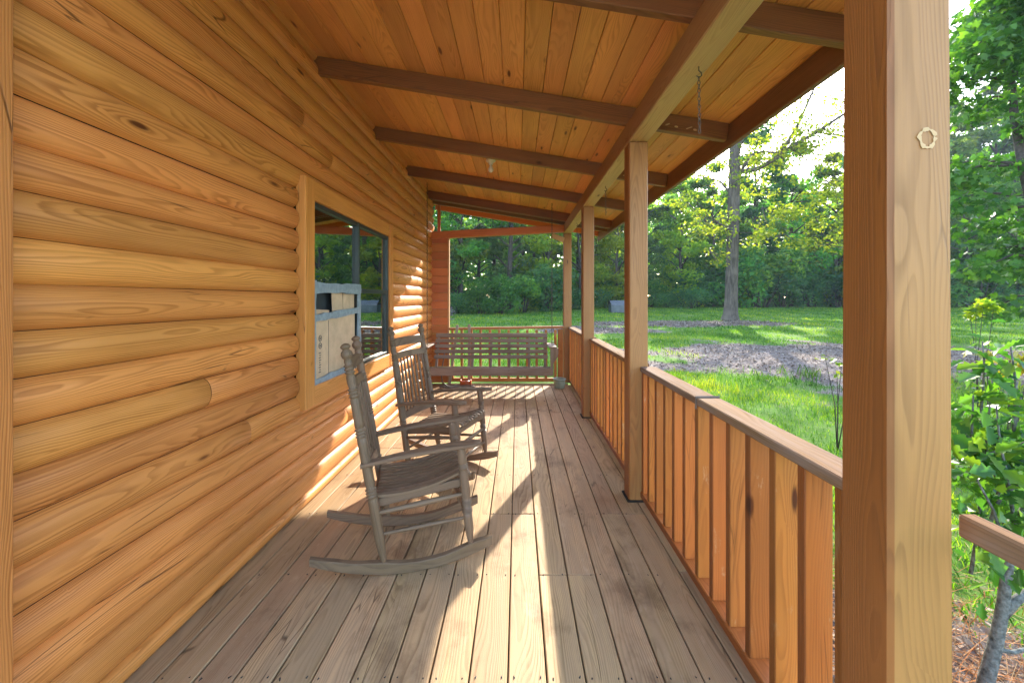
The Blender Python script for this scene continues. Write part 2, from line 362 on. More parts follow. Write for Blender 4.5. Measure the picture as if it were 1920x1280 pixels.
# ------------------------------------------------------------------ ground
def build_ground():
    xs = np.concatenate([[-400, -200, -100, -60], np.arange(-30, 60.01, .4), [80, 130, 220, 400]])
    ys = np.concatenate([[-300, -100, -40, -15], np.arange(-6, 50.01, .4), [70, 110, 200, 400]])
    X, Y = np.meshgrid(xs, ys); Z = gza(X, np.minimum(Y, 60.)); V = np.stack([X.ravel(), Y.ravel(), Z.ravel()], 1)
    nx = len(xs); i, j = np.meshgrid(np.arange(nx-1), np.arange(len(ys)-1)); a = (j*nx+i).ravel()
    F = np.stack([a, a+1, a+1+nx, a+nx], 1)
    o = npmesh('ground', V, F, np.zeros(len(V)), groundmat())
    q = o.data.attributes.new('bare', 'FLOAT', 'POINT'); q.data.foreach_set('value', bare(V[:, 0], V[:, 1]).astype(np.float32))
    o.data.polygons.foreach_set('use_smooth', [True]*len(F))
    tag(o, 'green lawn with patches of bare leaf-strewn earth', 'ground', None, 'structure')
build_ground()
def seen(x, y): return (y > .5) & (x < y*2.+3.) & (x > 1.25)
def grass():
    Vs, Fs, Rs, o = [], [], [], 0
    def add(x, y, h, w, yellow=0.):
        nonlocal o
        n = len(x); z = gza(x, y); az = NR.uniform(0, 2*PI, n); ln = NR.uniform(.1, .75, n)*h
        bx, by = np.cos(az)*w/2, np.sin(az)*w/2; la = NR.uniform(0, 2*PI, n); dx, dy = np.cos(la)*ln, np.sin(la)*ln
        V = np.stack([np.stack([x-bx, y-by, z-.01], 1), np.stack([x+bx, y+by, z-.01], 1), np.stack([x+bx*.6+dx*.4, y+by*.6+dy*.4, z+h*.62], 1),
                      np.stack([x+dx, y+dy, z+h], 1), np.stack([x-bx*.6+dx*.4, y-by*.6+dy*.4, z+h*.62], 1)], 1)
        Vs.append(V.reshape(-1, 3)); Fs.append(np.arange(n*5).reshape(n, 5)+o); o += n*5
        tone = np.clip(.40+.26*np.sin(x*1.1+.6*y)*np.sin(y*.8+x*.35)+.2*np.sin(y*2.3-x*1.7)*np.sin(x*2.9+y)+NR.normal(0, .22, n)+yellow, 0, 1); Rs.append(np.repeat(tone, 5))
    def area(x0, x1, y0, y1, dens, h, w, test=None):
        n = int((x1-x0)*(y1-y0)*dens); x = NR.uniform(x0, x1, n); y = NR.uniform(y0, y1, n)
        k = NR.uniform(0, 1, n) > bare(x, y)*1.02-.0
        thin = .5+.45*np.sin(x*.9+2)*np.sin(y*1.3+1)+.4*np.sin(x*3.1-y*2.2)*np.sin(y*3.7+x); k &= NR.uniform(0, .8, n) < thin+.15
        if test is not None: k &= test(x, y)
        x, y = x[k], y[k]; add(x, y, h*NR.uniform(.45, 1.4, len(x)), w*NR.uniform(.7, 1.4, len(x)))
    area(1.25, 13, .3, 10, 1400, .052, .007, seen)
    area(1.5, 25, 10, 17, 380, .065, .013, seen)
    area(-6, 45, 17, 33, 90, .075, .03, lambda x, y: (x < y*1.35))
    area(-6, 1.5, 8.2, 17, 420, .065, .012)
    n = 260; x = NR.normal(1.9, .5, n)+1; y = NR.uniform(2, 8, n); k = x > 1.3       # taller tufts along the bed edge
    for cx, cy in zip(NR.uniform(3, 9, 40), NR.uniform(7.2, 8.6, 40)):
        m = 26; add(cx+NR.normal(0, .07, m), cy+NR.normal(0, .07, m), NR.uniform(.10, .24, m), np.full(m, .009), .1)
    ob = npmesh('grass', np.concatenate(Vs), np.concatenate(Fs), np.concatenate(Rs), M['grass'])
    tag(ob, 'short green grass blades covering the lawn', 'grass', None, 'stuff')
grass()
def litter():
    C, S = [], []
    for (cx, cy, rx, ry), n, s in zip(PATCH, (16000, 6000, 3500, 1500, 2500, 3000), (.055, .08, .04, .1, .07, .05)):
        a = NR.uniform(0, 2*PI, n); r = np.sqrt(NR.uniform(0, 1.1, n)); x, y = cx+rx*r*np.cos(a), cy+ry*r*np.sin(a)
        k = (NR.uniform(0, 1, n) < bare(x, y)+.04) & ((x > 1.1) | (y > 7.8)); x, y = x[k], y[k]
        C.append(np.stack([x, y, gza(x, y)+NR.uniform(.005, .03, len(x))], 1)); S.append(s*NR.uniform(.5, 1.5, len(x)))
    C = np.concatenate(C); V, F, r = leafgeo(C, np.concatenate(S), RHOMB, .05, .25)
    tag(npmesh('leaf_litter', V, F, r, M['litter']), 'dry fallen leaves and bark chips on the bare earth', 'leaf litter', None, 'stuff')
    n = 6000; x = NR.normal(2.0, .5, n); y = NR.normal(1.6, .7, n); k = x > 1.15; x, y = x[k], y[k]
    st = np.array([(0, .012, 0), (1, .004, .02), (1, -.004, .02), (0, -.012, 0)])
    V, F, r = leafgeo(np.stack([x, y, gza(x, y)+NR.uniform(.005, .05, len(x))], 1), .16, st, .02, .2)
    tag(npmesh('pine_straw', V, F, r, M['straw']), 'rust coloured pine straw lying under the shrub', 'pine straw', None, 'stuff')
litter()

# ------------------------------------------------------------------ porch deck
def deck():
    t = empty('porch_deck', (0, 0, 0), 0, 'worn grey-brown plank floor of the porch', 'porch floor', None, 'structure')
    m = MB(); nl = MB(); w = .1525; xs = [-.037+w*k for k in range(-10, 7)]; rows = [-1.2, -.4, .4, 1.0, 1.615, 2.22, 2.85, 3.48, 4.11, 4.75, 5.385, 6.0, 6.6, 7.1]
    edges = [(x, x+w) for x in xs]+[(xs[-1]+w, xs[-1]+w+.105)]
    spec = {10: [2.85], 11: [2.22], 12: [2.22], 13: [5.385], 14: [2.85], 15: [2.85, 5.385], 16: [2.25, 5.385], 17: [2.25], 9: [2.85], 8: [1.0, 4.11]}
    for i, (a, b) in enumerate(edges):
        j = spec.get(i, random.sample([4.11, 5.385, 1.0, 6.0, .4], 2)); ys = [-1.5]+sorted(j)+[7.12]
        for y0, y1 in zip(ys, ys[1:]):
            m.box(((a+b)/2+random.uniform(-.0006, .0006), (y0+y1)/2, -.018+random.uniform(-.0015, .001)), (b-a-.0065, y1-y0-.003, .036), None, 1, .004)
        for y in rows:
            for xx in (a+.025, b-.025):
                if random.random() < .85 and xx < .9: nl.tube([(xx+random.uniform(-.006, .006), y+.012*random.choice((-1, 1)), -.004), (xx, y, .0004)], .0032, 6)
    m.build('floor_boards', M['deck'], t); nl.build('nails', M['nail'], t)
    j = MB(); j.box((-.29, 2.8, -.055), (2.5, 8.6, .03), None, 1); j.box((.93, 2.8, -.18), (.04, 8.6, .27), None, 1); j.box((-.29, 7.135, -.18), (2.5, .03, .27), None, 0)
    for y in rows: j.box((-.29, y, -.17), (2.4, .05, .19), None, 0)
    j.build('joists', M['dark'], t)
    s = MB(); s.box((-.34, 7.165, -.02), (2.44, .085, .05), None, 0); s.build('end_sill', M['cap'], t)
deck()

# ------------------------------------------------------------------ log cabin
LOG0, LH, WX = 1.525, .144, -1.49
def log_profile(h):
    pts = []
    for i in range(13):
        t = i/12; u = 2*t-1; b = (max(0, 1-abs(u)**2.1))**.66; pts.append((WX-.038+.038*b, h*t))
    return pts
def cabin():
    t = empty('log_cabin', (-1.5, 4, 0), 0, 'honey coloured log cabin wall with a wide trimmed window', 'cabin')
    T = Vector((1.5, -4, 0))
    m = MB(); seams = MB()
    def run(z0, h, y0, y1, tr, rn):
        pr = log_profile(h); n = max(2, int((y1-y0)/.35)+1); vs, fs, wp = [], [], []
        ph = tr*9; k = len(pr)
        ysl = [y0]+[y0+.006]+[y0+(y1-y0)*i/n for i in range(1, n)]+[y1-.006]+[y1]
        for i, y in enumerate(ysl):
            e = -.006 if i in (0, len(ysl)-1) else 0
            for (x, z) in pr:
                vs.append(Vector((x+e+.002*math.sin(y*2.1+ph), y, z0+z+.0012*math.sin(y*1.3+ph*2)))+T); wp.append((y, z-h/2, (x-WX)*1.6))
        for i in range(len(ysl)-1):
            for q in range(k-1): fs.append((i*k+q, i*k+q+1, (i+1)*k+q+1, (i+1)*k+q))
        fs = [f[::-1] for f in fs]
        m.add(vs, fs, wp, rn)
    k0 = -11; k1 = 13
    for kk in range(k0, k1+1):
        z0 = LOG0+kk*LH; 
        z0c = max(z0, .004) ; h = z0+LH-z0c-.0015
        if h < .03: continue
        y0, y1 = 1.2, 7.30 if z0 < 2.52 else 7.42
        if z0 > 3.30: continue
        cut = [y0]; rr = random.Random(kk*13+5)
        js = sorted(rr.uniform(y0+.5, y1-.5) for _ in range(rr.choice((0, 0, 1, 1))))
        win = (z0 > .78 and z0+LH < 2.27)
        tone0 = rr.random()
        segs = [(a, b) for a, b in zip([y0]+js, js+[y1]) if b-a > .25] if js else [(y0, y1)]
        for a, b in segs:
            parts = [(a, b)]
            if win: parts = [p for p in ((a, min(b, 2.825)), (max(a, 4.862), b)) if p[1]-p[0] > .03]
            for p in parts: run(z0c, h, p[0]+.0012, p[1]-.0012, rr.random(), min(1, max(0, tone0+rr.uniform(-.05, .05))))
    m.build('log_wall', M['log'], t, True)
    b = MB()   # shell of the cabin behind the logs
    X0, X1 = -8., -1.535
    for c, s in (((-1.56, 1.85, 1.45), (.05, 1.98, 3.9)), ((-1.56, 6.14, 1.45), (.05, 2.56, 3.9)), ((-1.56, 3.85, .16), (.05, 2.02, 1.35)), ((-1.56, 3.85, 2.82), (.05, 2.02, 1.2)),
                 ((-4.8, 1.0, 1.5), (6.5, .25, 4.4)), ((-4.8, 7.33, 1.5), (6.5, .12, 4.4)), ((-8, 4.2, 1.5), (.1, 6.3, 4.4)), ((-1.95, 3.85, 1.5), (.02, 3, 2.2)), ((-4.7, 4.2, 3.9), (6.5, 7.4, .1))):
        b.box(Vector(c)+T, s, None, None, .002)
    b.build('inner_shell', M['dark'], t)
    e = MB()   # short end wall of horizontal boards facing down the porch
    for i in range(18):
        z = .01+i*.1435; hh = .1405 if i < 17 else .10
        e.box(Vector((-1.375, 7.255-.004*(i % 2), z+hh/2))+T, (.33, .03, hh), None, 0, .009)
    e.build('end_wall', M['red'], t)
    c = MB(); c.box(Vector((-1.205, 7.265, 1.27))+T, (.028, .075, 2.52), None, 2, .003); c.build('end_trim', M['beam'], t)
    c = MB(); c.box(Vector((-1.468, 1.1, 1.5))+T, (.10, .135, 3.6), None, 2, .006); c.build('corner_board', M['log'], t)
    c = MB(); c.box(Vector((-1.40, 7.40, 2.86))+T, (.05, .05, .60), None, 2, .004); c.build('gable_trim', M['red'], t)
    # window --------------------------------------------------------------
    w = empty('window'); w.parent = t
    def wp_(mb, name, mat, **k): return mb.build(name, mat, w, **k)
    y0, y1, z0, z1 = 2.835, 4.852, .712, 2.33; tw = .135
    tr = MB(); tx = -1.487
    tr.box(Vector((tx, y0+tw/2, (z0+z1)/2))+T, (.068, tw, z1-z0), None, 2, .005); tr.box(Vector((tx, y1-tw*.43, (z0+z1)/2))+T, (.066, tw*.86, z1-z0-.003), None, 2, .005)
    tr.box(Vector((tx, (y0+y1)/2-.01, z1-.072))+T, (.064, y1-y0-tw*1.9, .14), None, 1, .005); tr.box(Vector((tx, (y0+y1)/2-.01, z0+.07))+T, (.064, y1-y0-tw*1.9, .138), None, 1, .005)
    wp_(tr, 'trim', M['log'])
    a0, a1, c0, c1, ym, zm = 2.972, 4.735, .852, 2.188, 3.855, 1.555; fx = -1.492
    fr = MB(); fw = .032
    for (yy, hh) in ((a0+fw/2, c1-c0), (a1-fw/2, c1-c0), (ym, c1-c0)): fr.box(Vector((fx, yy, (c0+c1)/2))+T, (.034, fw if yy != ym else .036, hh), None, 2, .003)
    for zz in (c0+fw/2, c1-fw/2): fr.box(Vector((fx-.002, (a0+a1)/2, zz))+T, (.030, a1-a0-.002, fw), None, 1, .003)
    fr.box(Vector((fx-.004, (a0+a1)/2, zm))+T, (.026, a1-a0-.004, .04), None, 1, .003)
    fr.box(Vector((fx-.004, a1-fw-.02, (c0+zm)/2))+T, (.026, .035, zm-c0-.03), None, 2, .003)
    wp_(fr, 'frame', M['frame'])
    for ya, yb in ((a0, ym), (ym, a1)):
        g = MB(); g.box(Vector((-1.508, (ya+yb)/2, (zm+c1)/2))+T, (.005, yb-ya-.03, c1-zm-.03), None, 1, .001); wp_(g, 'upper_pane', M['glass'])
    g = MB(); g.box(Vector((-1.508, (ym+a1)/2, (zm+c0)/2))+T, (.005, a1-ym-.03, zm-c0-.03), None, 1, .001); wp_(g, 'lower_pane', M['glass'])
    g = MB(); g.box(Vector((-1.545, (ym+a1)/2, (zm+c0)/2))+T, (.004, a1-ym-.03, zm-c0-.03), None, 1, .001); wp_(g, 'insect_screen', M['screen'])
    bl = MB()
    for i in range(17): bl.box(Vector((-1.60, a0+.04+i*.105, (zm+c1)/2-.05))+T, (.004, .092, c1-zm+.1), Matrix.Rotation(.18, 3, 'Z'), 2, .001)
    for i in range(9): bl.box(Vector((-1.575, a0+.17, zm+.04+i*.024))+T, (.012, .24, .016), None, 1, .001, .95)
    wp_(bl, 'blind', M['blind'])
    cb = MB(); cx = -1.497
    cb.box(Vector((cx, 3.40, 1.105))+T, (.006, .80, .52), Matrix.Rotation(.012, 3, 'X'), 1, .001)
    wp_(cb, 'cardboard', M['card'])
    cf = MB(); cf.box(Vector((cx-.01, 3.46, 1.445))+T, (.005, .20, .19), Matrix.Rotation(.08, 3, 'X'), 2, .001); cf.box(Vector((cx-.014, 3.70, 1.45))+T, (.005, .24, .2), Matrix.Rotation(-.02, 3, 'X'), 2, .001)
    cf.box(Vector((cx-.012, 3.16, 1.372))+T, (.005, .30, .05), Matrix.Rotation(-.05, 3, 'X'), 1, .001); wp_(cf, 'cardboard_flaps', M['card'])
    dk = MB(); dk.box(Vector((-1.56, 3.41, 1.2))+T, (.01, .86, .7), None, 1, .001); wp_(dk, 'dark_opening', M['screen'])
    tp = MB(); px = -1.470
    def strip(ya, za, yb, zb, wd, wob=.006):
        n = 9; A, B = Vector((px, ya, za)), Vector((px, yb, zb)); d = (B-A).normalized(); s = Vector((1, 0, 0)).cross(d); rows = []
        for i in range(n+1):
            p = A.lerp(B, i/n)+T; u = random.uniform(-wob, wob); o = random.uniform(-.002, .003)
            rows.append([p+s*(-wd/2+u)+Vector((-.012, 0, 0)), p+s*(-wd/2+u)+Vector((o, 0, 0)), p+s*(u*.5)+Vector((o+.003, 0, 0)), p+s*(wd/2-u)+Vector((o, 0, 0)), p+s*(wd/2-u)+Vector((-.012, 0, 0))])
        tp.sheet(rows)
    strip(a0+.02, c0-.02, a0+.025, zm+.06, .06); strip(a0-.03, zm+.005, ym+.03, zm+.015, .08, .007); strip(a0, 1.335, ym-.02, 1.375, .055, .006)
    strip(a0, c0+.015, ym, c0+.02, .06, .01); strip(ym-.005, c0, ym, zm+.05, .065)
    wp_(tp, 'tape', M['tape'])
    ik = MB(); ix = -1.493
    for i, zz in enumerate((1.18, 1.125)):
        ik.tube([Vector((ix, 3.13+.022*math.cos(q*PI/8), zz+.022*math.sin(q*PI/8)))+T for q in range(17)], .0035, 4)
        ik.box(Vector((ix, 3.13, zz))+T, (.002, .016, .02), None, 1, .0005)
    for i in range(9): ik.box(Vector((ix, 3.125+.004*(i % 2), 1.07-i*.018))+T, (.002, .03-.012*(i % 3 == 1), .008), None, 1, .0005)
    ik.box(Vector((ix, 3.27, 1.1))+T, (.0015, .006, .42), None, 2, .0005)
    wp_(ik, 'printed_marks', M['ink'])
cabin()

# ------------------------------------------------------------------ porch roof
def zc(x): return 3.05-.1635*x
SL = Vector((1, 0, -.1635)).normalized(); UPN = Vector((.1635, 0, 1)).normalized()
ROT = Matrix((SL, Vector((0, 1, 0)), UPN)).transposed()
def roof():
    t = empty('porch_roof', (0, 4, 2.9), 0, 'sloping porch roof with plank ceiling and brown rafters', 'porch roof')
    T = Vector((0, -4, -2.9)); m = MB(); w = .1447
    for i in range(-12, 12):
        x = .044+w*i; xm = x+w/2
        if xm > 1.58 or xm < -1.72: continue
        js = sorted(random.sample([1.92, 3.1, 4.35, 5.62], random.choice((0, 1, 1)))); ys = [.82]+js+[8.14]  # far overhang added to block low sun; near end kept short to admit sky
        for a, b in zip(ys, ys[1:]):
            m.box(Vector((xm, (a+b)/2, zc(xm)))+UPN*.012+T, (w*1.011-.0028, b-a-.002, .022), ROT, 1, .0035)
    m.build('ceiling_boards', M['ceil'], t)
    s = MB(); s.box(Vector((-.05, 4.49, zc(-.05)))+UPN*.06+T, (3.5, 7.44, .05), ROT, 1, .003); s.build('shingle_deck', M['shingle'], t)
    for y in (1.945, 3.115, 4.375, 5.645, 6.955):
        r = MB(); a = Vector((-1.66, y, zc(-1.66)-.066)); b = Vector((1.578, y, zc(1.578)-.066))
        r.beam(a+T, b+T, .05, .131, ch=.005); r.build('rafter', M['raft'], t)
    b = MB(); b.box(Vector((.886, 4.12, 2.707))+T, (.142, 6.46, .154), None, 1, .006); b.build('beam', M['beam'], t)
    f = MB(); f.box(Vector((1.60, 4.47, 2.703))+T, (.04, 7.36, .165), None, 1, .005); f.build('fascia', M['raft'], t)
    f = MB(); f.box(Vector((1.628, 4.47, 2.79))+T, (.014, 7.4, .05), None, 1, .003); f.build('drip_edge', M['tin'], t)
    for y, dz, mt, hh in ((7.13, .10, 'raft', .05), (7.30, .125, 'raft', .05), (8.09, .075, 'red', .06), (.84, .16, 'raft', .10)):
        r = MB(); a = Vector((-1.6, y, zc(-1.6)-dz+.04)); b2 = Vector((1.6, y, zc(1.6)-dz+.04)); r.beam(a+T, b2+T, .05, hh+.05, ch=.004); r.build('gable_board', M[mt], t)
    c = MB(); c.beam(Vector((-1.53, 7.26, 2.585))+T, Vector((.815, 7.22, 2.70))+T, .12, .125, ch=.006); c.build('tie_beam', M['red'], t)
    c = MB(); c.beam(Vector((.60, 7.2, 2.58))+T, Vector((.812, 7.2, 2.50))+T, .06, .08, ch=.004); c.build('brace', M['beam'], t)
    # bare patches chewed into two rafter tails
    for y in (3.088, 4.348):
        k = MB()
        for i in range(7):
            x = 1.05+.07*i+random.uniform(-.02, .02)
            if x > 1.35: continue
            k.tube([Vector((x, y-.0255, zc(x)-.10+random.uniform(-.012, .012)))+T, Vector((x+.002, y-.024, zc(x)-.1))+T], random.uniform(.012, .03), 9, sq=.5)
        k.build('bare_patches', M['scar'], t)
roof()

# ------------------------------------------------------------------ posts and rails
POSTS = [(.904+.07, 'thick square near porch post with a pale ring mark'), (3.02+.07, 'square porch post next in line behind the near thick post'), (5.14+.07, 'slender looking porch post beside the middle of the railing'), (7.27+.07, 'porch post at the far corner beside the green bucket')]
for i, (y, lb) in enumerate(POSTS):
    t = empty('porch_post', (.886, y, 0), 0, lb, 'post', 'posts holding up the porch roof')
    m = MB(); tp = (1.05, .965) if i == 0 else (1., 1.)
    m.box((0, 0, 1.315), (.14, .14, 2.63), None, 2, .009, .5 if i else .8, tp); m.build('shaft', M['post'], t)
    if i == 0:
        k = MB(); c = P(1738, 260, .904); c = (c.x-.886, -.0716, c.z)
        pts = [Vector((c[0]+.017*math.cos(a)*(1+.1*math.sin(3*a)+.05*math.sin(7*a)), c[1], c[2]+.020*math.sin(a))) for a in np.linspace(.3, 2*PI+.1, 26)]
        k.tube(pts, [.0034+.0016*math.sin(i*1.3)+.001*math.sin(i*2.9) for i in range(26)], 6, sq=.12); k.build('ring_mark', M['scar'], t)
    else:
        k = MB(); k.box((0, 0, .006), (.17, .17, .012), None, 0, .003); k.build('shoe', M['dark'], t)
def railing(y0, y1, label, group, gap=.155, first=None, joint=None):
    ym = (y0+y1)/2; t = empty('porch_railing', (.95, ym, 0), 0, label, 'railing', group)
    m = MB()
    if joint:
        m.box((.004, (y0+joint)/2-ym, .966), (.116, joint-y0-.006, .038), None, 1, .005); m.box((.002, (y1+joint)/2-ym, .967), (.113, y1-joint-.006, .037), None, 1, .005)
    else: m.box((.004, 0, .966), (.116, y1-y0, .038), None, 1, .005)
    m.build('top_rail', M['cap'], t)
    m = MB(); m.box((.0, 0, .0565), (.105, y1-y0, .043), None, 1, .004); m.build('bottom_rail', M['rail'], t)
    y = first if first else y0+gap*.75; k = 0
    proto = []
    while y+.09 < y1:
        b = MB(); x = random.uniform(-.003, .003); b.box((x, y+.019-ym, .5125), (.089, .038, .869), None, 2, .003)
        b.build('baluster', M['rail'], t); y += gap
    b = MB(); b.box((0, y1-.026-ym, .5125), (.089, .038, .869), None, 2, .003); b.build('baluster', M['rail'], t)  # extra baluster added against the post to close a sunlit gap
    return t
RG = 'railing sections along the open side of the porch'
r0 = railing(1.046, 3.018, 'nearest railing section with a split weathered top rail', RG, first=1.145, joint=2.07)
if True:
    s = MB(); s.tube([(-.056, 2.07-2.032, .93), (-.056, 2.07-2.032, .988), (.062, 2.07-2.032, .988)], .006, 6); s.build('joint_cord', M['rubber'], r0)
railing(3.162, 5.138, 'middle railing section between the two central posts', RG)
railing(5.282, 7.268, 'far railing section ending at the green bucket', RG)
def end_rail():
    t = empty('end_railing', (-.2, 7.2, 0), 0, 'orange baluster railing across the porch end behind the swing', 'railing')
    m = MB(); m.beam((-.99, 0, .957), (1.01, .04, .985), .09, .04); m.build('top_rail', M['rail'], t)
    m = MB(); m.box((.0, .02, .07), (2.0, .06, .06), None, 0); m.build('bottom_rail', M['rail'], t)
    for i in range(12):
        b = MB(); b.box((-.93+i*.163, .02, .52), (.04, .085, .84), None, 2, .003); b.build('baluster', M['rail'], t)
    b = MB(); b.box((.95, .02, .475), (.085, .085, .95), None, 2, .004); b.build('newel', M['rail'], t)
end_rail()
def stair_rail():
    t = empty('hand_rail', (1.03, -.1, 0), 0, 'weathered wooden handrail running past the near post towards the shrub', 'handrail')
    m = MB(); m.box((0, 0, .962), (.04, 2.1, .052), None, 1, .005); m.build('rail', M['cap'], t)
    for y in (-.95,): 
        m = MB(); m.box((0, y, .27), (.089, .089, 1.33), None, 2, .005); m.build('newel', M['post'], t)
stair_rail()

# ------------------------------------------------------------------ rocking chairs
def ring_profile(base, groups, ends, n=40):
    """turned profile with grooves: base(t) radius, groups = centres of triple rings"""
    ts = sorted(set([i/n for i in range(n+1)]+[g+o for g in groups for o in np.linspace(-.022, .022, 13)]))
    pr = []
    for t in ts:
        if t < 0 or t > 1: continue
        r = base(t)
        for g in groups:
            if abs(t-g) <= .0221: r *= 1+.17*math.cos((t-g)/.022*3*PI)
        pr.append((t, r))
    return pr
def chair():
    t = empty('rocking_chair', (-.55, 2.516, 0), R(15), 'grey-brown wooden rocking chair nearest the camera, seen from its side', 'rocking chair', 'rocking chairs on the porch')
    mt = M['chair']; HY = .245
    for s in (-1, 1):
        r = MB(); rows = []
        for i in range(25):
            x = -.60+.95*i/24; zb = .42*(x+.08)**2*(1 if x < -.08 else 1.05); hh = .052+.012*math.exp(-((x-.23)/.1)**2)+.012*math.exp(-((x+.25)/.1)**2)
            if i < 3: hh *= .7+.1*i
            if i > 22: hh *= .9
            y = HY*s; c = .004; w = .019
            rows.append([Vector((x, y-w+c, zb)), Vector((x, y+w-c, zb)), Vector((x, y+w, zb+c)), Vector((x, y+w, zb+hh-c)), Vector((x, y+w-c, zb+hh)), Vector((x, y-w+c, zb+hh)), Vector((x, y-w, zb+hh-c)), Vector((x, y-w, zb+c))])
        r.sheet(rows, close=True); o = len(r.V)-8
        r.F += [tuple(range(8))[::-1], tuple(o+k for k in range(8))]
        r.build('rocker', mt, t)
        p = MB(); base = lambda u: (.013+.0135*min(1, u/.11)) if u < .11 else (.0265-.004*max(0, u-.4)/.6)
        pr = ring_profile(base, (.33, .60, .78, .885), None); pr = [(u, q) for u, q in pr if u < .915]
        pr += [(.92, .021), (.93, .018), (.938, .026), (.95, .031), (.962, .028), (.970, .018), (.975, .018), (.980, .025), (.987, .027), (.995, .018), (1., .004)]
        p.turned((-.235, HY*s, .055), (-.435, HY*s*.94, 1.245), pr); p.build('back_post', mt, t, True)
        p = MB(); base = lambda u: (.012+.013*min(1, u/.18)) if u < .18 else .025
        p.turned((.232, HY*s, .085), (.175, HY*s, .655), ring_profile(base, (.36, .44, .80), None, 24)); p.build('front_leg', mt, t, True)
        a = MB(); rows = []
        for i in range(17):
            u = i/16; x = -.355+.64*u; z = .598+.07*u+.012*math.sin(u*PI); w = (.026+.024*u) if u < .9 else .048*math.sqrt(max(.02, 1-((u-.9)/.104)**2)); h = .011
            yo = HY*s+s*.012*u
            rows.append([Vector((x, yo-w, z-h*.5)), Vector((x, yo-w*.85, z-h)), Vector((x, yo+w*.85, z-h)), Vector((x, yo+w, z-h*.5)), Vector((x, yo+w, z+h*.5)), Vector((x, yo+w*.85, z+h)), Vector((x, yo-w*.85, z+h)), Vector((x, yo-w, z+h*.5))])
        a.sheet(rows, close=True); o = len(a.V)-8; a.F += [tuple(range(8))[::-1], tuple(o+k for k in range(8))]
        a.build('armrest', mt, t)
        def rung(p0, p1, r=.011, name='rung'):
            g = MB(); g.turned(p0, p1, [(0, r*.7), (.12, r*.9), (.5, r*1.15), (.88, r*.9), (1, r*.7)], 9); g.build(name, mt, t, True)
        rung((-.262, HY*s, .22), (.22, HY*s, .25)); rung((-.278, HY*s, .335), (.208, HY*s, .385), .014)
        g = MB(); g.beam((-.285, HY*s*.86, .375), (.205, HY*s*.86, .44), .022, .045); g.build('seat_rail', mt, t)
    for z, x in ((.20, .222), (.315, .212)):
        rung((x, -HY, z), (x, HY, z), .014)
    rung((-.268, -HY, .24), (-.268, HY, .24)); 
    g = MB(); g.beam((.205, -HY, .43), (.205, HY, .43), .024, .04); g.build('front_apron', mt, t)
    g = MB(); g.beam((-.282, -HY, .37), (-.282, HY, .37), .024, .04); g.build('back_apron', mt, t)
    se = MB(); n = 10
    for k in range(n):
        y = -HY*.93+(2*HY*.93)*(k+.5)/n; w = HY*.93*2/n*.78; rows = []
        for i in range(19):
            u = i/18; x = -.275+.51*u; z = .405+.105*u-.035*math.sin(u*PI)-(.0 if u < .86 else .045*((u-.86)/.14)**2)+.012*(abs(y)/HY)**2
            h = .007; rows.append([Vector((x, y-w/2, z-h)), Vector((x, y+w/2, z-h)), Vector((x, y+w/2, z+h*.6)), Vector((x, y+w/2*.8, z+h)), Vector((x, y-w/2*.8, z+h)), Vector((x, y-w/2, z+h*.6))])
        o0 = len(se.V); se.sheet(rows, close=True); o = len(se.V)-6; se.F += [tuple(o0+q for q in range(6))[::-1], tuple(o+q for q in range(6))]
    se.build('seat', mt, t)
    def px(z): return -.235-.2*(z-.055)/1.19
    def curved(z, hh, name):
        c = MB(); rows = []
        for i in range(13):
            u = -1+2*i/12; y = u*HY*.94; x = px(z)-.022*(1-u*u)+.004; hu = hh*(1+.25*(1-u*u)); d = .009
            rows.append([Vector((x-d-.168*hu/2, y, z+hu/2)), Vector((x+d-.168*hu/2, y, z+hu/2)), Vector((x+d+.168*hu/2, y, z-hh/2)), Vector((x-d+.168*hu/2, y, z-hh/2))])
        c.sheet(rows, close=True); c.F += [(0, 1, 2, 3), tuple(len(c.V)-4+q for q in range(4))[::-1]]; c.build(name, mt, t)
    curved(1.105, .062, 'crest_rail'); curved(.995, .044, 'back_rail'); curved(.50, .05, 'lower_back_rail')
    for k in range(8):
        u = -1+2*(k+.5)/8; y = u*HY*.88; q = MB(); a = Vector((px(.52)-.02*(1-u*u), y, .515)); b = Vector((px(.98)-.02*(1-u*u), y, .985))
        q.turned(a, b, [(0, .006), (.04, .010), (.08, .007), (.12, .011), (.17, .008), (.22, .0105), (.6, .0115), (.9, .008), (1, .006)], 8); q.build('spindle', mt, t, True)
    return t
CH = chair()
c2 = copy_tree(CH); c2.location = (-.585, 3.56, 0); c2.rotation_euler = (0, 0, R(-19)); c2['label'] = 'wooden rocking chair under the window with its slatted back showing'

# ------------------------------------------------------------------ chains
def chain_mesh(mb, a, b, link=.034, wire=.0024, w=.009):
    a, b = Vector(a), Vector(b); L = (b-a).length; n = max(2, int(L/(link*.78))); d = (b-a).normalized()
    ref = Vector((1, 0, 0)) if abs(d.x) < .9 else Vector((0, 1, 0)); s0 = (ref-d*ref.dot(d)).normalized(); s1 = d.cross(s0)
    for i in range(n):
        c = a.lerp(b, (i+.5)/n); s = s0 if i % 2 else s1; pts = []
        for k in range(9):
            q = 2*PI*k/8; pts.append(c+d*(link/2*math.cos(q))+s*(w*math.sin(q)))
        mb.tube(pts, wire, 5, False)
def hanging(y, ln, label):
    t = empty('hanging_chain', (.90, y, 2.63), 0, label, 'chain', 'short chains on hooks under the porch beam')
    h = MB(); h.tube([(0, 0, 0), (0, 0, -.02), (.012, 0, -.03), (.014, 0, -.045), (0, 0, -.055), (-.012, 0, -.045)], .003, 6); h.build('hook', M['steel'], t)
    m = MB(); chain_mesh(m, (0, 0, -.05), (.004, 0, -ln), .024, .0018, .0065); m.build('links', M['steel'], t)
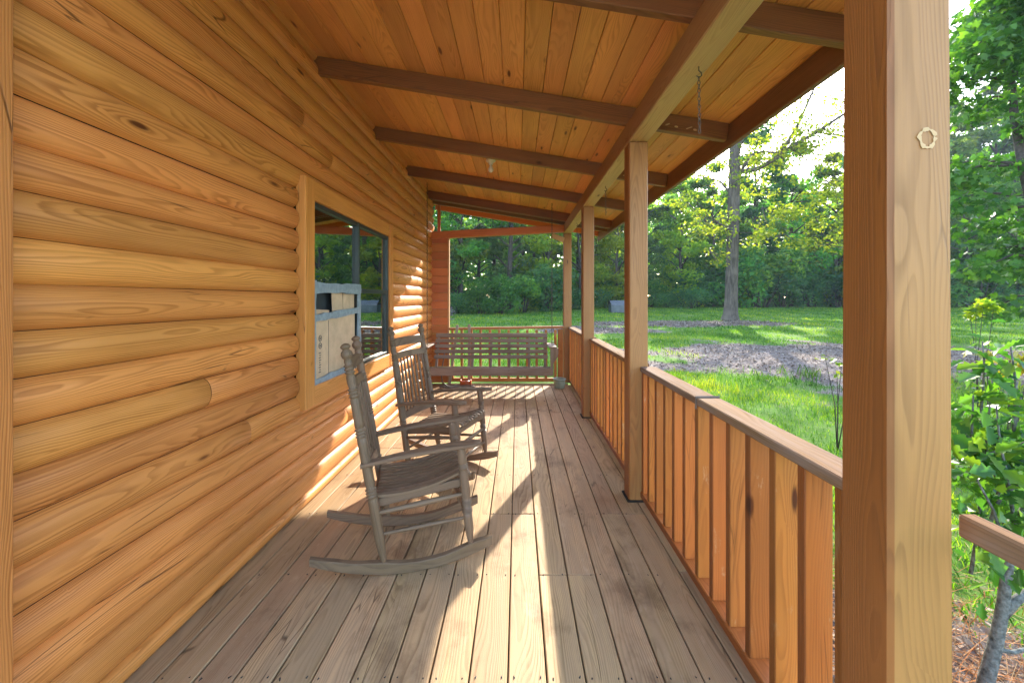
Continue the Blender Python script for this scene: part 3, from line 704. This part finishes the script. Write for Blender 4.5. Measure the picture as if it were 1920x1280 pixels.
hanging(2.05, .33, 'rusty short chain on a hook nearest along the porch beam')
hanging(4.22, .30, 'rusty short chain on a hook between the second and third posts')
hanging(6.25, .22, 'rusty short chain on a hook near the far end of the beam')

# ------------------------------------------------------------------ porch swing
def swing():
    t = empty('porch_swing', (-.43, 6.4, 0), 0, 'weathered slatted wooden bench swing hanging on chains at the porch end', 'porch swing')
    mt = M['swing']; W = .925
    b = MB()
    for i in range(5):
        f = i/4; z = .535+.335*f; y = .33+.16*f; hh = .062 if i < 4 else .075
        b.box((0, y, z), (2*W, .019, hh), Matrix.Rotation(-.42, 3, 'X'), 0, .004)
    b.build('backrest', mt, t)
    for x in (-.88, -.3, .3, .0, .62, .88):
        g = MB(); g.beam((x, .27, .36), (x, .50, .86), .04, .03); g.build('back_stile', mt, t)
    s = MB()
    for i in range(6): s.box((0, -.15+.075*i, .445-.0135*i), (2*W, .05, .018), Matrix.Rotation(-.18, 3, 'X'), 0, .003)
    s.build('seat_slats', mt, t)
    g = MB(); g.box((.0, -.205, .385), (2*W+.06, .03, .115), None, 0, .005); g.build('front_board', mt, t)
    g = MB(); g.box((.0, .29, .345), (2*W, .03, .08), None, 0, .005); g.build('rear_board', mt, t)
    for s_ in (-1, 1):
        a = MB(); a.box((s_*(W+.04), .06, .75), (.12, .56, .024), None, 1, .005); a.build('armrest', mt, t)
        p = MB(); pr = [(-.02, .33), (-.02, .738), (.10, .738), (.10, .66), (.085, .60), (.04, .54), (.025, .50), (.025, .33)]
        y0 = -.20; x0 = W+.02
        vs = [Vector((s_*(x0+x), y0-.015, z)) for x, z in pr]+[Vector((s_*(x0+x), y0+.015, z)) for x, z in pr]; n = len(pr)
        fs = [tuple(range(n)), tuple(range(n, 2*n))[::-1]]+[(i, (i+1) % n, n+(i+1) % n, n+i) for i in range(n)]
        p.add(vs, fs, [(v.z, v.x, v.y) for v in vs]); p.build('arm_support', mt, t)
        c = MB(); zt = zc(-.43+s_*.965)-.01; chain_mesh(c, (s_*.965, .0, .755), (s_*.965, .0, zt), .04, .003, .010); c.build('chain', M['steel'], t)
swing()

# ------------------------------------------------------------------ small things
def bucket():
    t = empty('bucket', (.70, 6.88, 0), 0, 'dull green round bucket planter on the floor by the corner post', 'bucket')
    prof = [(.078, 0), (.085, .004), (.098, .12), (.104, .135), (.110, .138), (.112, .152), (.106, .158), (.098, .152), (.094, .12)]
    m = MB(); n = 28; m.sheet([[Vector((r*math.cos(2*PI*k/n), r*math.sin(2*PI*k/n), z)) for k in range(n)] for r, z in prof], close=True); m.F.append(tuple(range(n))[::-1])
    m.build('pail', M['bucket'], t, True)
    m = MB(); m.tube([(0, 0, .11), (0, 0, .122)], .094, 24); m.build('soil', M['soil'], t)
    m = MB(); m.tube([(-.108, 0, .145)]+[(-.11*math.cos(a), -.11*math.sin(a)*.98-.004, .15-.02*math.sin(a)) for a in np.linspace(.15, PI-.15, 12)]+[(.108, 0, .145)], .0025, 6); m.build('handle', M['steel'], t, True)
bucket()
def lamp():
    x, y = -.31, 4.83; t = empty('ceiling_light', (x, y, zc(x)), 0, 'bare bulb in a white ceramic holder on the plank ceiling', 'ceiling light')
    m = MB(); n = 24; pr = [(.0, .006), (.055, .006), (.058, -.012), (.05, -.022), (.03, -.03), (.024, -.052), (.0225, -.055), (.0, -.055)]
    m.sheet([[Vector((max(r, .0005)*math.cos(2*PI*k/n), max(r, .0005)*math.sin(2*PI*k/n), z)) for k in range(n)] for r, z in pr], close=True); m.build('holder', M['ceramic'], t, True)
    m = MB(); pr = [(.013, -.055), (.014, -.07), (.02, -.082), (.029, -.10), (.031, -.115), (.027, -.132), (.016, -.144), (.0005, -.148)]
    m.sheet([[Vector((r*math.cos(2*PI*k/n), r*math.sin(2*PI*k/n), z)) for k in range(n)] for r, z in pr], close=True); m.build('bulb', M['ceramic'], t, True)
lamp()
def hose():
    pts = []; 
    for i in range(70):
        a = i/69*2*PI*1.6+1.2; r = .17+.03*math.sin(i*.37); pts.append(Vector((-1.0+r*1.5*math.cos(a), 6.85+r*.5*math.sin(a), .014+.012*(i/69)+.01*math.sin(i*.5)**2)))
    pts = [Vector((-1.22, 6.95, .62)), Vector((-1.24, 6.94, .45)), Vector((-1.28, 6.93, .25)), Vector((-1.25, 6.91, .08)), Vector((-1.15, 6.88, .02))]+pts
    m = MB(); m.tube(pts, .011, 8); o = m.build('hose', M['rubber'], None, True); tag(o, 'grey-brown hose loosely coiled on the floor under the swing', 'hose')
    t = empty('reel', (-.86, 7.02, 0), 0, 'small bright orange plastic reel on the floor beside the hose', 'reel')
    m = MB(); m.tube([(-.1, 0, .05), (.06, 0, .05)], .04, 14); m.build('drum', M['orange'], t, True)
    for x in (-.1, .07): m = MB(); m.tube([(x-.008, 0, .056), (x+.008, 0, .056)], .056, 18); m.build('flange', M['orange'], t, True)
hose()
for a, b, lb in (((-1.17, 7.12, .01), (-1.03, 7.12, 1.03), 'grey bare stick leaning on the end railing next to the end wall'), ((-.83, 7.10, .01), (-.83, 7.12, 1.04), 'grey upright stick resting on the end railing behind the swing')):
    m = MB(); m.beam(Vector((0, 0, 0)), Vector(b)-Vector(a), .045, .02, up=(0, 1, 0)); o = m.build('stick', M['grey']); o.location = a; tag(o, lb, 'stick')

# ------------------------------------------------------------------ trees
def tubes_tree(mb, pts, r0, r1, n=8, jit=.0):
    k = len(pts); rad = [r0+(r1-r0)*(i/(k-1))**.8 for i in range(k)]; mb.tube(pts, rad, n)
def clump_points(rng, c, r, n):
    d = rng.normal(0, 1, (n, 3)); d /= np.linalg.norm(d, axis=1)[:, None]
    return np.array(c)+d*np.array(r)*(rng.uniform(.25, 1, n)**.45)[:, None]
def wood_tree(seed, h, cr, z0, nclump, per, leaf, mat, bark, conif=False):
    rng = np.random.default_rng(seed); rr = random.Random(seed)
    t = empty('woodland_tree'); m = MB(); top = h*.93; px = [Vector((rr.uniform(-.15, .15)*i/3, rr.uniform(-.15, .15)*i/3, top*i/7-.2)) for i in range(8)]
    tubes_tree(m, px, h*.013+.05, .02, 7); C = []
    for i in range(nclump):
        f = (i+.5)/nclump; z = z0+(h-z0)*f; prof = (1-f)**.75 if conif else math.sqrt(max(.05, 1-(2*f-.85)**2*.75))
        a = rr.uniform(0, 2*PI); q = cr*prof*rr.uniform(.35, 1.); c = (q*math.cos(a), q*math.sin(a), z+rr.uniform(-.3, .3))
        s = cr*rr.uniform(.22, .42)*(1-.35*f); C.append(clump_points(rng, c, (s*1.15, s*1.15, s*.62), int(per*rr.uniform(.5, 1.4))))
        b = Vector((0, 0, max(.4, z-q*.5))); e = Vector(c); mid = b.lerp(e, .55)+Vector((0, 0, .12*q)); tubes_tree(m, [b, mid, e], .05+.012*q, .012, 5)
    m.build('trunk', bark, t, True)
    C = np.concatenate(C); V, F, r = leafgeo(C, leaf, RHOMB, .25, .6, rng)
    r = np.clip(r*.6+.4*np.repeat(rng.uniform(0, 1, len(C)//40+1), 40)[:len(C)].repeat(4), 0, 1)
    npmesh('crown', V, F, r, mat, t); return t
def bush(seed, h, w, n, leaf, mat):
    rng = np.random.default_rng(seed); rr = random.Random(seed); t = empty('bush'); m = MB(); C = []
    for i in range(9):
        a = rr.uniform(0, 2*PI); q = w*rr.uniform(.1, .8); c = (q*math.cos(a), q*math.sin(a)*.7, h*rr.uniform(.25, .78)); s = w*rr.uniform(.28, .5)
        C.append(clump_points(rng, c, (s, s*.8, min(s*.8, c[2]*.95)), n//9)); tubes_tree(m, [Vector((c[0]*.15, c[1]*.15, -.1)), Vector(c)*.6, Vector(c)], .03, .008, 5)
    m.build('stems', M['bark2'], t, True); C = np.concatenate(C); V, F, r = leafgeo(C, leaf, RHOMB, .2, .6, rng); npmesh('crown', V, F, r, mat, t); return t
def place(o, x, y, s, sz, label, cat, group):
    o.location = (x, y, gz(x, y)-.05); o.scale = (s, s, sz); o.rotation_euler = (0, 0, random.uniform(0, 6.28)); tag(o, label, cat, group)
VAR = [(wood_tree(11, 13, 2.9, 1.0, 34, 270, .27, M['leaf'], M['bark2']), 'broad green leafy tree in the wood beyond the lawn'),
       (wood_tree(12, 15, 2.3, 1.2, 34, 260, .26, M['pine'], M['bark2']), 'tall dark blue-green tree in the wood beyond the lawn'),
       (wood_tree(13, 11, 2.6, .6, 30, 260, .27, M['yel'], M['bark2']), 'lower yellow-green tree in the wood beyond the lawn'),
       (wood_tree(14, 14, 2.4, .5, 38, 230, .25, M['pine'], M['bark2'], True), 'narrow dark conical tree in the wood beyond the lawn'),
       (wood_tree(15, 14.5, 2.8, 3., 28, 240, .27, M['leaf'], M['bark']), 'high crowned tree with a bare trunk in the wood beyond the lawn')]
used = [False]*5
rr = random.Random(3)
def edge(x): return 28.5+max(0, min(1, (x+2)/12))*6.5-.02*max(0, x-20)**1.2
for row in range(3):
    x = -16+row*.7
    while x < 84:
        y = edge(x)+row*5.+rr.uniform(-1.3, 1.3); k = rr.choice((0, 0, 1, 2, 2, 3, 4) if row < 2 else (0, 1, 1, 3, 4)); s = rr.uniform(.8, 1.08)*(1-.05*row)
        v, lb = VAR[k]; o = v if not used[k] else copy_tree(v); used[k] = True
        place(o, x, y, s, s*rr.uniform(.85, 1.08), lb, 'tree', 'trees of the wood beyond the lawn'); x += rr.uniform(2.4, 3.6)*(1+.12*row)
for i in range(11):     # taller old trees behind the wood at its open side
    x = 41+i*2.7; v, lb = VAR[(1, 0, 4, 0, 1)[i % 5]]; o = copy_tree(v); s = rr.uniform(1.55, 1.8)
    place(o, x, 47+rr.uniform(-2, 3), s, s*rr.uniform(.95, 1.1), 'very tall old tree rising above the rest of the wood', 'tree', 'tallest trees at the back of the wood')
BV = [(bush(21, 2.4, 1.9, 2600, .17, M['bush']), 'rounded mid-green bush at the edge of the wood'), (bush(22, 1.7, 1.6, 2200, .15, M['pine']), 'low dark blue-green bush at the edge of the wood'), (bush(23, 3.4, 1.9, 3000, .18, M['leaf']), 'tall loose green bush at the edge of the wood')]
ub = [False]*3; x = -13
while x < 52:
    k = rr.choice((0, 1, 1, 2)); v, lb = BV[k]; o = v if not ub[k] else copy_tree(v); ub[k] = True; s = rr.uniform(.8, 1.25)
    if rr.random() < .4: s *= 1.7; x += .4
    place(o, x, edge(x)-1.8+rr.uniform(-.9, .9)+(1. if s > 1.35 else 0), s, s*rr.uniform(.8, 1.1), lb, 'bush', 'bushes along the edge of the wood'); x += rr.uniform(1.1, 2.)
def far_woods():
    rng = np.random.default_rng(5); C = []
    for x in np.arange(-45, 110, 4.2):
        for y in (52, 58, 66):
            for i in range(10): C.append(clump_points(rng, (x+rng.uniform(-2, 2), y+rng.uniform(-2, 2), 1.0+rng.uniform(0, 1)*14.), (2.8, 2.2, 2.1), 150))
    C = np.concatenate(C); V, F, r = leafgeo(C, .62, RHOMB, .25, .6, rng); tag(npmesh('far_woods', V, F, r, M['leaf']), 'mass of woodland foliage far behind the nearer trees', 'woods', None, 'stuff')
far_woods()
o = bush(31, 1.15, 1.1, 1800, .12, M['pink']); place(o, -4.6, 24.2, 1., 1., 'greyish pink dry shrub on the lawn beyond the end wall', 'shrub', None); o.name = 'dry_shrub'

def big_oak():
    D = 21.5; b = P(1368, 601, D); b.z = gz(b.x, b.y); t = empty('oak_tree', b, 0, 'large lone tree with a grey trunk and forked limbs standing on the lawn', 'tree')
    L = lambda px, py, dd=0.: P(px, py, D+dd)*1-b
    m = MB(); rows = [(1369, 606, .58), (1369, 598, .45), (1370, 588, .355), (1371, 560, .31), (1373, 480, .29), (1375, 400, .28), (1377, 330, .27), (1378, 268, .24), (1382, 200, .21), (1376, 130, .17), (1382, 50, .11), (1390, -30, .05)]
    m.tube([L(x, y) for x, y, r in rows], [r for x, y, r in rows], 14)
    limbs = [([(1378, 345), (1388, 323), (1423, 316), (1459, 294), (1481, 277), (1531, 248), (1581, 215), (1650, 180), (1720, 150)], .17, .04, -1.2),
             ([(1459, 294), (1478, 265), (1495, 237), (1518, 185), (1535, 147), (1550, 90)], .11, .025, -.6), ([(1388, 323), (1398, 309), (1410, 290), (1430, 284), (1456, 287), (1470, 300)], .08, .03, -.5),
             ([(1531, 248), (1555, 252), (1590, 255), (1640, 262)], .05, .015, -1), ([(1481, 277), (1500, 290), (1520, 305), (1545, 330)], .05, .012, -.4), ([(1374, 440), (1358, 425), (1335, 410), (1300, 405)], .07, .015, -1.4),
             ([(1376, 370), (1350, 340), (1310, 330)], .08, .02, 1.), ([(1378, 300), (1395, 250), (1420, 210), (1450, 140), (1470, 60)], .12, .03, 1.5), ([(1382, 200), (1420, 150), (1480, 90), (1560, 40), (1640, 20)], .12, .03, 2.)]
    C = []; rng = np.random.default_rng(77); tw = MB()
    for pts, r0, r1, dd in limbs:
        n = len(pts); W = [L(x, y, dd*i/(n-1)) for i, (x, y) in enumerate(pts)]; tubes_tree(m, W, r0, r1, 8)
        for i in range(1, n):
            for q in range(5):
                p = W[i-1].lerp(W[i], rng.uniform(0, 1)); e = p+Vector((rng.normal(0, .75), rng.normal(0, .75), rng.normal(.1, .6))); tubes_tree(m, [p, p.lerp(e, .5)+Vector((0, 0, .1)), e], .022, .006, 4)
                C.append(clump_points(rng, e, (.5, .5, .3), 30))
    # lower foliage sprays on the house side and right
    for px, py, dd, n, s in ((1440, 400, -1, 420, 1.2), (1500, 390, -1.6, 500, 1.3), (1540, 420, -2, 420, 1.2), (1480, 450, -1.5, 300, 1.0), (1560, 350, -2, 300, 1.), (1430, 350, 1, 200, .9), (1330, 420, -1, 260, 1.), (1300, 390, -.6, 240, .9), (1340, 480, -1.4, 150, .7), (1600, 400, -2, 400, 1.3), (1660, 330, -2, 400, 1.3), (1560, 470, -2.5, 240, .9)):
        c = L(px, py, dd)
        for q in range(5):
            cc = c+Vector((rng.normal(0, s*.6), rng.normal(0, s*.6), rng.normal(0, s*.45))); C.append(clump_points(rng, cc, (s*.5, s*.5, s*.28), n//6)); tubes_tree(m, [c-Vector((.3, 0, -.3)), c.lerp(cc, .5), cc], .02, .006, 4)
    m.build('trunk', M['bark'], t, True)
    V, F, r = leafgeo(np.concatenate(C), .17, RHOMB, .3, .6, rng); npmesh('crown', V, F, r, M['yel'], t)
big_oak()
def sweetgum():
    b = Vector((11.3, 8.6, 0)); b.z = gz(b.x, b.y); t = empty('star_leaf_tree', b, 0, 'leafy tree with star shaped leaves at the right of the near post', 'tree'); rng = np.random.default_rng(9); m = MB()
    pts = [Vector((-.25*i*.2+.12*math.sin(i), .1*i, 1.15*i-.1)) for i in range(9)]; tubes_tree(m, pts, .16, .03, 9); C = []
    for i in range(46):
        z = 1.6+rng.uniform(0, 7.2); k = min(7, int(z/1.15)); p = pts[k].lerp(pts[k+1], z/1.15-k); a = rng.uniform(0, 2*PI); q = rng.uniform(.8, 2.6)*(1.15-z/14)
        e = p+Vector((q*math.cos(a), q*math.sin(a), rng.uniform(-.45, .35))); tubes_tree(m, [p, p.lerp(e, .5)+Vector((0, 0, .2)), e], .04, .008, 5)
        for f in (.45, .75, 1.): C.append(clump_points(rng, p.lerp(e, f), (.6, .6, .3), 62))
    m.build('trunk', M['bark2'], t, True); V, F, r = leafgeo(np.concatenate(C), .17, GUM, .45, .5, rng); npmesh('crown', V, F, r, M['gum'], t)
sweetgum()
def near_shrub():
    D = 1.85; b = P(1838, 1330, D); b.z = gz(b.x, b.y)-.02; t = empty('oak_shrub', b, 0, 'young shrub with lobed glossy leaves and a lichen covered trunk beside the handrail', 'shrub'); rng = np.random.default_rng(19); m = MB()
    L = lambda px, py, dd=0.: P(px, py, D+dd)-b
    m.tube([L(1838, 1335), L(1850, 1270), L(1868, 1200), L(1880, 1140), L(1886, 1090), L(1893, 1045), L(1903, 985), L(1930, 930)], [.034, .028, .025, .022, .020, .017, .014, .010], 10)
    m.tube([L(1880, 1150), L(1905, 1125), L(1940, 1100)], [.022, .018, .014], 8); m.tube([L(1862, 1215), L(1900, 1222), L(1950, 1210)], [.012, .009, .006], 6)
    br = [[(1820, 1075), (1832, 1000), (1842, 900), (1852, 800), (1862, 700)], [(1893, 1045), (1862, 955), (1835, 905), (1815, 860)], [(1852, 1000), (1878, 900), (1900, 820), (1915, 740)], [(1903, 985), (1890, 900), (1875, 830), (1868, 760)], [(1815, 885), (1850, 850), (1890, 842), (1940, 820)], [(1930, 930), (1950, 850), (1940, 740)], [(1842, 900), (1838, 790), (1846, 690), (1842, 640)], [(1900, 820), (1905, 720), (1895, 650)], [(1862, 955), (1880, 930), (1915, 905)], [(1835, 905), (1822, 820), (1825, 740)]]
    C = []
    for i, q in enumerate(br):
        dd = (.25, -.1, .15, -.05, .1, .0, .3, .1, 0, .2)[i]; W = [L(x, y, dd*.5) for x, y in q]; tubes_tree(m, W, .008, .003, 6)
        for j in range(len(W)-1):
            for k in range(14): C.append(np.array(W[j].lerp(W[j+1], rng.uniform(0, 1)))+rng.normal(0, .07, 3))
    m.build('trunk', M['lichen'], t, True); C = np.array(C); V, F, r = leafgeo(C, .088, OAK, .25, .45, rng, OAKF); npmesh('crown', V, F, r, M['oak'], t)
near_shrub()
def sprout(px, py, d, base, label, mat, n, leaf, cat, nm):
    top = P(px, py, d); b = Vector((top.x+.05, d+.05, gz(top.x, d))); t = empty(nm, b, 0, label, cat); m = MB(); rng = np.random.default_rng(int(px)); C = []
    for i in range(4):
        e = top-b+Vector((rng.normal(0, .09), rng.normal(0, .09), rng.normal(-.05, .08))); tubes_tree(m, [Vector((0, 0, -.03)), e*.5+Vector((.03*i-.05, 0, 0)), e], .007, .003, 5); C.append(clump_points(rng, e, (.09, .09, .05), n))
    m.build('stem', M['bark2'], t, True); V, F, r = leafgeo(np.concatenate(C), leaf, GUM, .0, .4, rng); npmesh('crown', V, F, r, mat, t)
sprout(1882, 655, 3.2, 0, 'sapling with orange-yellow leaves behind the lobed-leaf shrub', M['gold'], 11, .085, 'sapling', 'sapling')
sprout(1568, 690, 4.6, 0, 'thin twiggy sapling with yellow-green leaves near the thick post', M['yel'], 9, .06, 'sapling', 'sapling')
sprout(1835, 570, 6.0, 0, 'bright yellow-green sapling on the lawn near the shrub', M['yel'], 30, .09, 'sapling', 'sapling')
def shed():   # low grey metal box half hidden by the middle post
    c = P(1165, 580, 27); c.z = gz(c.x, c.y); t = empty('storage_bin', c, 0, 'low grey metal bin with a sloped lid at the wood edge', 'bin')
    m = MB(); m.box((0, 0, .25), (1.5, .8, .5), None, 0, .02); m.build('body', M['tin'], t)
    m = MB(); m.box((0, -.05, .6), (1.4, .75, .05), Matrix.Rotation(.5, 3, 'X'), 0, .01); m.build('lid', M['tin'], t)
shed()

# ------------------------------------------------------------------ light, sky, camera
w = bpy.data.worlds.new('World'); sc.world = w; w.use_nodes = True; nt = w.node_tree; bg = nt.nodes['Background']
sky = nt.nodes.new('ShaderNodeTexSky'); sky.sky_type = 'NISHITA'; sky.sun_disc = False; sky.sun_elevation = SUN_EL; sky.sun_rotation = SUN_AZ
sky.air_density = 1.; sky.dust_density = 1.2; nt.links.new(sky.outputs[0], bg.inputs[0]); bg.inputs[1].default_value = .15
sd = bpy.data.lights.new('sun', 'SUN'); sd.energy = 2.0; sd.angle = R(.6); sd.color = (1., .93, .80); so = bpy.data.objects.new('sun', sd); COL.objects.link(so)
dv = Vector((math.sin(SUN_AZ)*math.cos(SUN_EL), math.cos(SUN_AZ)*math.cos(SUN_EL), math.sin(SUN_EL))); so.rotation_euler = dv.to_track_quat('Z', 'Y').to_euler(); so.location = dv*60
cd = bpy.data.cameras.new('camera'); co = bpy.data.objects.new('camera', cd); COL.objects.link(co); co.location = (0, 0, EYE); co.rotation_euler = (R(90), 0, 0)
cd.sensor_width = 36; cd.lens = FPX/1920*36; cd.shift_x = -10/1920; cd.shift_y = -80/1920; cd.clip_start = .02; cd.clip_end = 2000; sc.camera = co
v = sc.view_settings; v.view_transform = 'Standard'; v.look = 'None'; v.gamma = 1; v.exposure = 2.8; v.use_curve_mapping = False
cy = sc.cycles; cy.max_bounces = 10; cy.diffuse_bounces = 6; cy.transparent_max_bounces = 8; cy.transmission_bounces = 6; cy.use_denoising = True; cy.sample_clamp_indirect = 8.

hz = MB(); hz.box((20, 20, 10), (160, 110, 26), None, 0, .001); k = NT('fill_haze')  # haze volume added to brighten the dark wood
pv = k.n('VolumePrincipled'); pv.inputs['Color'].default_value = (.85, .93, 1, 1); pv.inputs['Density'].default_value = .0007; pv.inputs['Anisotropy'].default_value = 0.
k.l(pv.outputs[0], k.out.inputs['Volume']); ho = hz.build('haze', k.m); tag(ho, 'pale haze volume added to lighten the wood beyond the lawn', 'haze', None, 'stuff')
